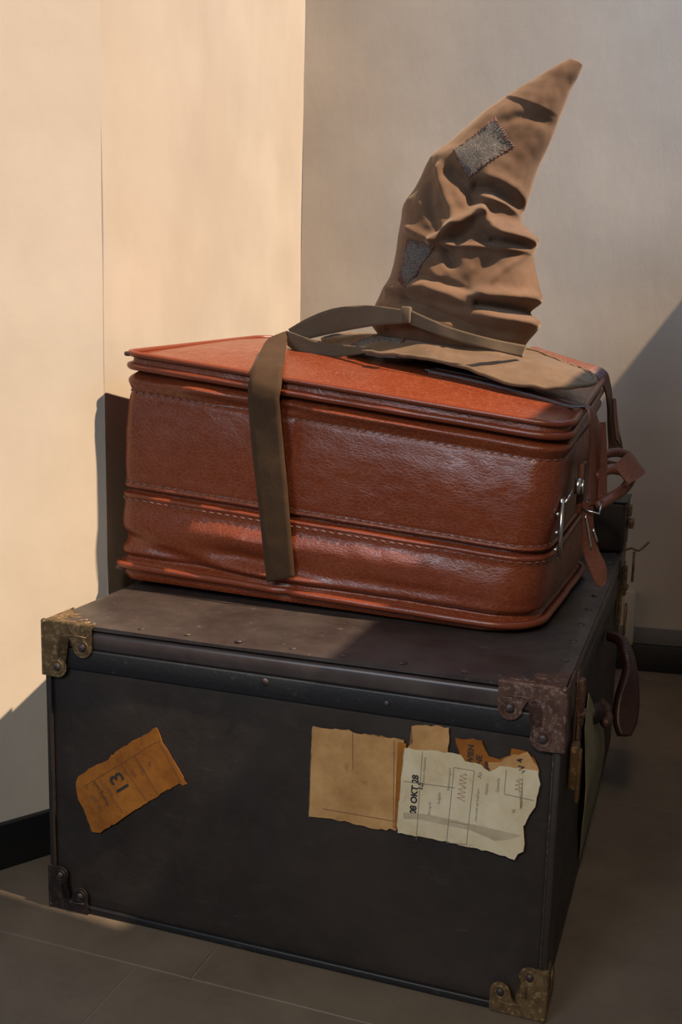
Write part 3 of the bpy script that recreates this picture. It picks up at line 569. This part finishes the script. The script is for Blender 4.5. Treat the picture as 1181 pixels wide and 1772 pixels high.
for k in range(NV):
    for i in range(NP): F.append((k*NP+i, k*NP+(i+1) % NP, (k+1)*NP+(i+1) % NP, (k+1)*NP+i))
# bottom: sags so that it rests on the trunk lid
o0 = len(V); prevr = list(range(NP))
for s_ in (.97, .9, .8, .6, .3):
    ring_ = []
    for i in range(NP):
        a, b = RRb[i]; a = .5+(a-.5)*s_; b = .5+(b-.5)*s_; p = bil(B4, a, b); p.z = .4815+(p.z-.4815)*max(0, (s_-.80)/.2)*.6
        ring_.append(len(V)); V.append(p)
    for i in range(NP): F.append((prevr[i], ring_[i], ring_[(i+1) % NP], prevr[(i+1) % NP]))
    prevr = ring_
F.append(tuple(prevr))
obj('body', V, F, m_lea, suit)
# lid panel (domed top)
V = []; F = []; prev = None; SS = [1.0, .985, .97, .94, .90, .85, .8, .72, .64, .56, .48, .4, .32, .24, .16, .08]
for s_ in SS:
    for i in range(NP):
        a, b = RRt[i]; a = .5+(a-.5)*s_; b = .5+(b-.5)*s_; p = bil(T4, a, b)
        z = top_z(p.x, p.y)+.0012*noise.noise(p*14)-.0035*gs(s_, .972, .012); V.append(Vector((p.x, p.y, z)))
for k in range(len(SS)-1):
    for i in range(NP): F.append((k*NP+i, k*NP+(i+1) % NP, (k+1)*NP+(i+1) % NP, (k+1)*NP+i))
F.append(tuple((len(SS)-1)*NP+i for i in range(NP)))
obj('lid_panel', V, F, m_lea, suit)
def loop_at(v, extra, r, name, mat, lab=None, dz=0):
    P = [hull(i, v, extra)+Vector((0, 0, dz+.0006*noise.noise(Vector((i*.05, v, 0))))) for i in range(0, NP, 2)]; v_, f_ = tube(P, r, 10, True); return obj(name, v_, f_, mat, suit, label=lab)
P = []
for i in range(0, NP, 2):
    a, b = RRt[i]; p = bil(T4, a, b); j = (i+2) % NP; p.z = plane_z(p.x, p.y)+.001; P.append(p)
v_, f_ = tube(P, .0052, 10, True); obj('lid_piping', v_, f_, m_pip, suit)
loop_at(.958, .0075, .0062, 'edge_piping', m_pip)
loop_at(.035, .0065, .0062, 'base_piping', m_pip)
loop_at(VG-.022, -.0015, .0046, 'seam_welt', m_pip)
def stitches(v, name='stitching', sp=.0145, ln=.0088):
    A = ([], []); acc = 0; last = hull(0, v); on = None
    for i in range(1, NP*4+1):
        pass
    P = [hull(i, v, .0014) for i in range(NP)]; L = [0]
    for i in range(NP): L.append(L[-1]+(P[(i+1) % NP]-P[i]).length)
    def at(s):
        import bisect; k = min(NP-1, bisect.bisect_right(L, s)-1); t = (s-L[k])/max(1e-9, L[k+1]-L[k]); return P[k].lerp(P[(k+1) % NP], t)
    s = NP*0.0
    while s < L[-1]-ln:
        a, b, c_ = at(s), at(s+ln/2), at(s+ln)
        if b.y < .60 : add(A, tube([a+Vector((0, 0, .0007)), b, c_-Vector((0, 0, .0007))], [.0007, .0014, .0007], 5))
        s += sp
    return obj(name, A[0], A[1], m_stitch, suit, kind='stuff')
for v in (VS1, VS2, VS3): stitches(v)
# worn metal corner tips at the left
for (x, y, z) in ((.014, .242, .884), (-.010, .244, .512)):
    v_, f_ = box(x-.010, x+.012, y-.010, y+.008, z-.004, z+.004, .003); obj('corner_tip', v_, f_, m_rust, suit, label='worn metal corner tip')
# first strap: stitched on the lid, over the rim, down the right side
S1 = [tuple(Vector(p)+Vector((0, 0, .001)) for p in r_) for r_ in S1TOP]
def lerp3(a, b, t): return Vector(a).lerp(Vector(b), t)
def onto(p, h=.0022): return Vector((p.x, p.y, top_z(p.x, p.y)+h))
path = [(Vector((.497, .37, 0)), Vector((.500, .402, 0)))]
rows = []
for xx in [.50, .55, .60, .65, .70, .735]:
    yc = .382-.25*(xx-.5)**1.0*.42; rows.append((onto(Vector((xx-.0, yc-.016, 0))), onto(Vector((xx+.004, yc+.016, 0)))))
last = rows[-1]
rows.append((Vector((.762, .338, .822)), Vector((.764, .368, .822))))
rows.append((Vector((.770, .332, .806)), Vector((.779, .362, .802)))); rows.append((Vector((.773, .324, .775)), Vector((.786, .354, .77))))
rows.append((Vector((.777, .320, .72)), Vector((.789, .350, .72)))); rows.append((Vector((.780, .320, .672)), Vector((.793, .350, .67))))
q = band(rows, 8, .003, 4, .0006); s1 = obj('strap', q[0], q[1], m_lea2, suit, sharp=50, label='front leather strap over the right end')
for e_ in (0, 1):
    pts = [r_[e_]+Vector((0, 0, .0014)) for r_ in rows[:7]]; v_, f_ = tube(spline(pts, 6), .0016, 6); obj('strap_edge', v_, f_, m_piped, s1)
c0 = (rows[0][0]+rows[0][1])/2; pts = [c0+Vector((-.010*sin(a), -.016*cos(a), .001)) for a in [k*pi/8 for k in range(9)]]; v_, f_ = tube(pts, .0016, 6); obj('strap_edge', v_, f_, m_piped, s1)
# second layer (billet) with buckle and hanging tail
q = band([((.786, .338, .80), (.792, .348, .80)), ((.790, .338, .74), (.798, .348, .74)), ((.790, .335, .68), (.802, .350, .675))], 8, .003, 3); obj('strap_billet', q[0], q[1], m_lea2, s1, sharp=50)
BK = [Vector(p) for p in (BUCKP)]
v_, f_ = tube([BK[0], BK[1], BK[2]], .0020, 8); b_ = obj('buckle', v_, f_, m_chrome, s1, label='chrome buckle')
for pr in (PRONGP, PRONG2P):
    v_, f_ = tube(spline([Vector(p) for p in pr], 4), .0017, 8); o_ = obj('buckle_bar', v_, f_, m_chrome, s1)
q = band([tuple(Vector(p) for p in r_) for r_ in TAILP], 8, .003, 4); obj('strap_tail', q[0], q[1], m_lea2, s1, sharp=50)
# second strap at the back, partly under the hat
S2r = []
for (a, b) in S2:
    a, b = Vector(a), Vector(b)
    if a.x < .745: a.z = max(a.z, top_z(a.x, a.y)+.002); b.z = max(b.z, top_z(b.x, b.y)+.002)
    S2r.append((a, b))
q = band(S2r, 8, .003, 4); s2 = obj('strap', q[0], q[1], m_lea2, suit, sharp=50, label='back leather strap hanging free at the right end')
q = band([tuple(Vector(p) for p in r_) for r_ in S2B], 6, .003, 3); obj('strap_billet', q[0], q[1], m_lea2, s2, sharp=50)
v_, f_ = tube(spline([Vector(S2B[1][1]), Vector(S2B[2][1])+Vector((.003, 0, 0)), Vector(S2[-1][1])], 5), .0016, 6); obj('buckle', v_, f_, m_chrome, s2)
# lock with chrome plate, at the right front corner
Lk = [Vector(p) for p in LOCK]
v_, f_ = tube([Lk[0], Lk[1]], .0028, 8); lk = obj('lock', v_, f_, m_chrome, suit, label='chrome lock plate edge on the right end')
q = box(Lk[0].x-.0035, Lk[0].x+.0005, .238, .262, Lk[0].z-.002, Lk[1].z+.004, .001); obj('lock_plate', q[0], q[1], m_chrome, lk, sharp=35)
v_, f_ = tube([Lk[2]-Vector((.004, 0, .002)), Lk[3]], .0020, 8); obj('lock_hook', v_, f_, m_chrome, lk)
v_, f_ = tube([Lk[4]-Vector((0, 0, .018)), Lk[4]+Vector((0, 0, .006))], .0052, 12); obj('lock_barrel', v_, f_, m_chrome, lk)
v_, f_ = tube([Lk[4]+Vector((.007, 0, -.018)), Lk[4]+Vector((.007, 0, .004))], .0022, 8); obj('lock_barrel', v_, f_, m_chrome, lk)
for dz in (.012, .038, .066):
    v_, f_ = dome(Lk[0]+Vector((-.006, -.003, dz)), .0035, .003, (-.3, -1, 0)); obj('lock_screw', v_, f_, m_chrome, lk)
# handle with wrapped sleeve
hd = spline([Vector(p) for p in HND2], 8); v_, f_ = tube(hd, .0085, 12); hnd = obj('handle', v_, f_, m_lea2, suit, label='folded leather carrying handle')
v_, f_ = tube(spline([Vector(p) for p in HND1], 8), .0075, 12); obj('handle_back', v_, f_, m_lea2, hnd)
q = band([tuple(Vector(p) for p in r_) for r_ in SLEEVE], 8, .004, 6); obj('handle_sleeve', q[0], q[1], m_lea2, hnd, sharp=50, label='flat leather sleeve wrapped round the handle')
v_, f_ = box(.757, .768, .33, .37, .655, .735, .003); obj('handle_mount', v_, f_, m_lea2, hnd, sharp=40)
v_, f_ = box(.757, .768, .585, .625, .68, .735, .003); obj('handle_mount', v_, f_, m_lea2, hnd, sharp=40)
v_, f_ = dome((.772, .40, .752), .006, .005, (1, -.5, 0)); obj('handle_rivet', v_, f_, m_chrome, hnd)

# ------------------------------------------------------------- the hat
hat = thing('pointed_hat', 'tall crumpled pointed brown cloth hat with tweed patches lying on the suitcase', 'hat', (.52, .5, .90))
RG = [(Vector((a, 0, b)), Vector((c_, 0, d))) for a, b, c_, d in RINGS]
Ls = spline([r_[0] for r_ in RG], 12); Rs = spline([r_[1] for r_ in RG], 12)
NA = 220; YH = .50; V = []; F = []
def seg_d(p, a, b):
    ab = b-a; t = max(0, min(1, (p-a).dot(ab)/max(1e-12, ab.dot(ab)))); return (p-(a+ab*t)).length
FO = [([Vector((x, z)) for x, z in pts], w_, a_) for pts, w_, a_ in FOLDS]
def fold(x, z):
    p = Vector((x, z)); d = 0
    for pts, w_, a_ in FO:
        m_ = min(seg_d(p, pts[i], pts[i+1]) for i in range(len(pts)-1))
        if m_ < 3*w_: d += a_*exp(-(m_/w_)**2)
    return d
nr_ = len(Ls)
for k in range(nr_):
    L_, R_ = Ls[k], Rs[k]; c_ = (L_+R_)/2; h_ = (R_-L_)/2; ax = h_.normalized(); rad = h_.length; dep = rad*(.86 if rad > .05 else .95)
    up = Vector((-ax.z, 0, ax.x))
    for j in range(NA):
        a = 2*pi*j/NA; sa, ca = sin(a), cos(a)
        p = c_+h_*ca+Vector((0, YH-dep*sa, 0))
        nr = Vector((ax.x*ca, -sa, ax.z*ca)); fr_ = max(0, sa)
        d = fold(p.x, p.z)*min(1, fr_*1.5)+.0035*noise.noise(p*22)*fr_+.0015*noise.noise(p*60)*fr_
        if sa < 0: d += .008*noise.noise(p*14)*min(1, -sa*2)
        V.append(p+nr*d+Vector((0, -.3*d*fr_, 0)))
for k in range(nr_-1):
    for j in range(NA): F.append((k*NA+j, k*NA+(j+1) % NA, (k+1)*NA+(j+1) % NA, (k+1)*NA+j))
V.append((Ls[-1]+Rs[-1])/2+Vector((.002, YH, .004))); t_ = len(V)-1
for j in range(NA): F.append(((nr_-1)*NA+j, (nr_-1)*NA+(j+1) % NA, t_))
F.append(tuple(range(NA)))
crown = obj('crown', V, F, m_hat, hat)
bvh = BVHTree.FromPolygons([Vector(v_) for v_ in V], F)
# brim
OB = spline([Vector(p) for p in BRIM], 10, True); nb = len(OB); V = []; F = []
cen = Vector(((Ls[24].x+Rs[24].x)/2, YH, 0)); rx = (Rs[24].x-Ls[24].x)/2*.96; KB = 14
for k in range(KB+1):
    t = k/KB
    for i in range(nb):
        o_ = OB[i]; an = math.atan2((o_.y-cen.y)/.12, (o_.x-cen.x)/.14)
        inn = Vector((cen.x+rx*cos(an), cen.y+.112*sin(an), .0)); zi = Ls[24].z+(Rs[24].z-Ls[24].z)*(cos(an)*.5+.5)-.012; inn.z = zi-.006
        p = inn.lerp(o_, t); p.z = inn.z+(o_.z-inn.z)*(t**1.25)+.006*noise.noise(p*16)*sin(pi*min(1, t*1.1))+.003*noise.noise(p*45)*t
        e = top_z(p.x, p.y) if (0 < p.x < .76 and .2 < p.y < .76) else .84
        p.z = max(p.z, e+.004); V.append(p)
top_n = len(V)
V += [p-Vector((0, 0, .0035)) for p in V]
for k in range(KB):
    for i in range(nb):
        a = k*nb+i; b = k*nb+(i+1) % nb; F.append((a, b, b+nb, a+nb)); F.append((top_n+a, top_n+a+nb, top_n+b+nb, top_n+b))
for i in range(nb):
    for k in (0, KB): a = k*nb+i; b = k*nb+(i+1) % nb; F.append((a, b, top_n+b, top_n+a))
obj('brim', V, F, m_brim, hat)
bvb = BVHTree.FromPolygons([Vector(v_) for v_ in V], F)
P_ = [V[KB*nb+i] for i in range(nb)]; v_, f_ = tube(P_, .0035, 8, True); obj('brim_hem', v_, f_, m_brim, hat)
def patch(Q, bv, dirv, org, lab, n=26, off=.0016, to=None):
    """a sewn-on patch draped over the surface under it"""
    V = []; ok = True
    for i in range(n+1):
        for j in range(n+1):
            a, b = i/n, j/n; x = (Q[0][0]*(1-a)+Q[1][0]*a)*(1-b)+(Q[3][0]*(1-a)+Q[2][0]*a)*b; z = (Q[0][1]*(1-a)+Q[1][1]*a)*(1-b)+(Q[3][1]*(1-a)+Q[2][1]*a)*b
            h, nn, _, _ = bv.ray_cast(org(x, z), dirv)
            if h is None: h, nn, _, _ = bv.find_nearest(org(x, z)+dirv*.3)
            V.append(h-dirv*off)
    F = []; N = n+1
    for i in range(n):
        for j in range(n): a = i*N+j; F.append((a, a+1, a+N+1, a+N))
    o_ = len(V); V2 = V+[p+dirv*.0035 for p in V]; bd = [i*N for i in range(N)]+[n*N+j for j in range(1, N)]+[i*N+n for i in range(n-1, -1, -1)]+[j for j in range(n-1, 0, -1)]
    for k in range(len(bd)): a, b = bd[k], bd[(k+1) % len(bd)]; F.append((a, b, o_+b, o_+a))
    pt = obj('patch', V2, F, m_tweed, hat, label=lab)
    A = ([], [])
    for k in range(0, len(bd), 2):
        p = V[bd[k]]; c_ = V[(n//2)*N+n//2]; d_ = (c_-p).normalized(); u_ = Vector((random.uniform(-.003, .003), 0, random.uniform(-.003, .003)))
        add(A, tube([p-d_*.0015-dirv*.0006, p+d_*random.uniform(.003, .009)+u_-dirv*.0012], .0005, 4))
    obj('red_stitching', A[0], A[1], m_thread, pt, kind='stuff'); return pt
fo = lambda x, z: Vector((x, .1, z))
patch(PATCH1, bvh, Vector((0, 1, 0)), fo, 'grey tweed patch high on the crown')
patch(PATCH2, bvh, Vector((0, 1, 0)), fo, 'grey tweed patch on the lower left of the crown')
patch([(.335, .43), (.445, .385), (.455, .405), (.36, .445)], bvb, Vector((0, 0, -1)), lambda x, z: Vector((x, z, 1.1)), 'grey tweed patch on the brim', 20, .0016)
TAIL = [tuple(Vector((p[0], p[1], max(p[2], top_z(p[0], p[1])+(.004 if p[1] > .3 else .014)) if p[1] > .21 else p[2])) for p in r_) for r_ in TAIL]
hr = [tuple(Vector(p) for p in r_) for r_ in RIB1]; q = band(hr, 10, .002, 6, .0015); obj('ribbon', q[0], q[1], m_rib, hat, label='olive-brown ribbon looping left over the brim')
q = band([tuple(Vector(p) for p in r_) for r_ in RIB2], 10, .002, 6, .001); obj('ribbon_fold', q[0], q[1], m_rib, hat)
q = band([tuple(Vector(p) for p in r_) for r_ in RIB3], 10, .002, 6, .001); obj('hat_band', q[0], q[1], m_rib, hat, label='olive-brown ribbon round the foot of the crown')
q = band([tuple(Vector(p) for p in r_) for r_ in TAIL], 12, .0015, 6, .001); obj('ribbon_tail', q[0], q[1], m_tail, hat, label='dark ribbon end hanging down the suitcase front')
v_, f_ = box(.458, .474, .334, .350, .945, .972, .003); obj('ribbon_knot', v_, f_, m_rib, hat, sharp=40)

# paint and cloth reflect a little less light than the swatches above
for mt in bpy.data.materials:
    if not mt.use_nodes: continue
    t = mt.node_tree; B = t.nodes.get('Principled BSDF')
    if not B or B.inputs['Metallic'].default_value > .5: continue
    s_ = B.inputs['Base Color']; x = t.nodes.new('ShaderNodeMix'); x.data_type = 'RGBA'; x.blend_type = 'MULTIPLY'; x.inputs[0].default_value = 1; x.inputs[7].default_value = (.62, .62, .62, 1)
    if s_.links: t.links.new(s_.links[0].from_socket, x.inputs[6])
    else: x.inputs[6].default_value = s_.default_value
    t.links.new(x.outputs[2], s_)
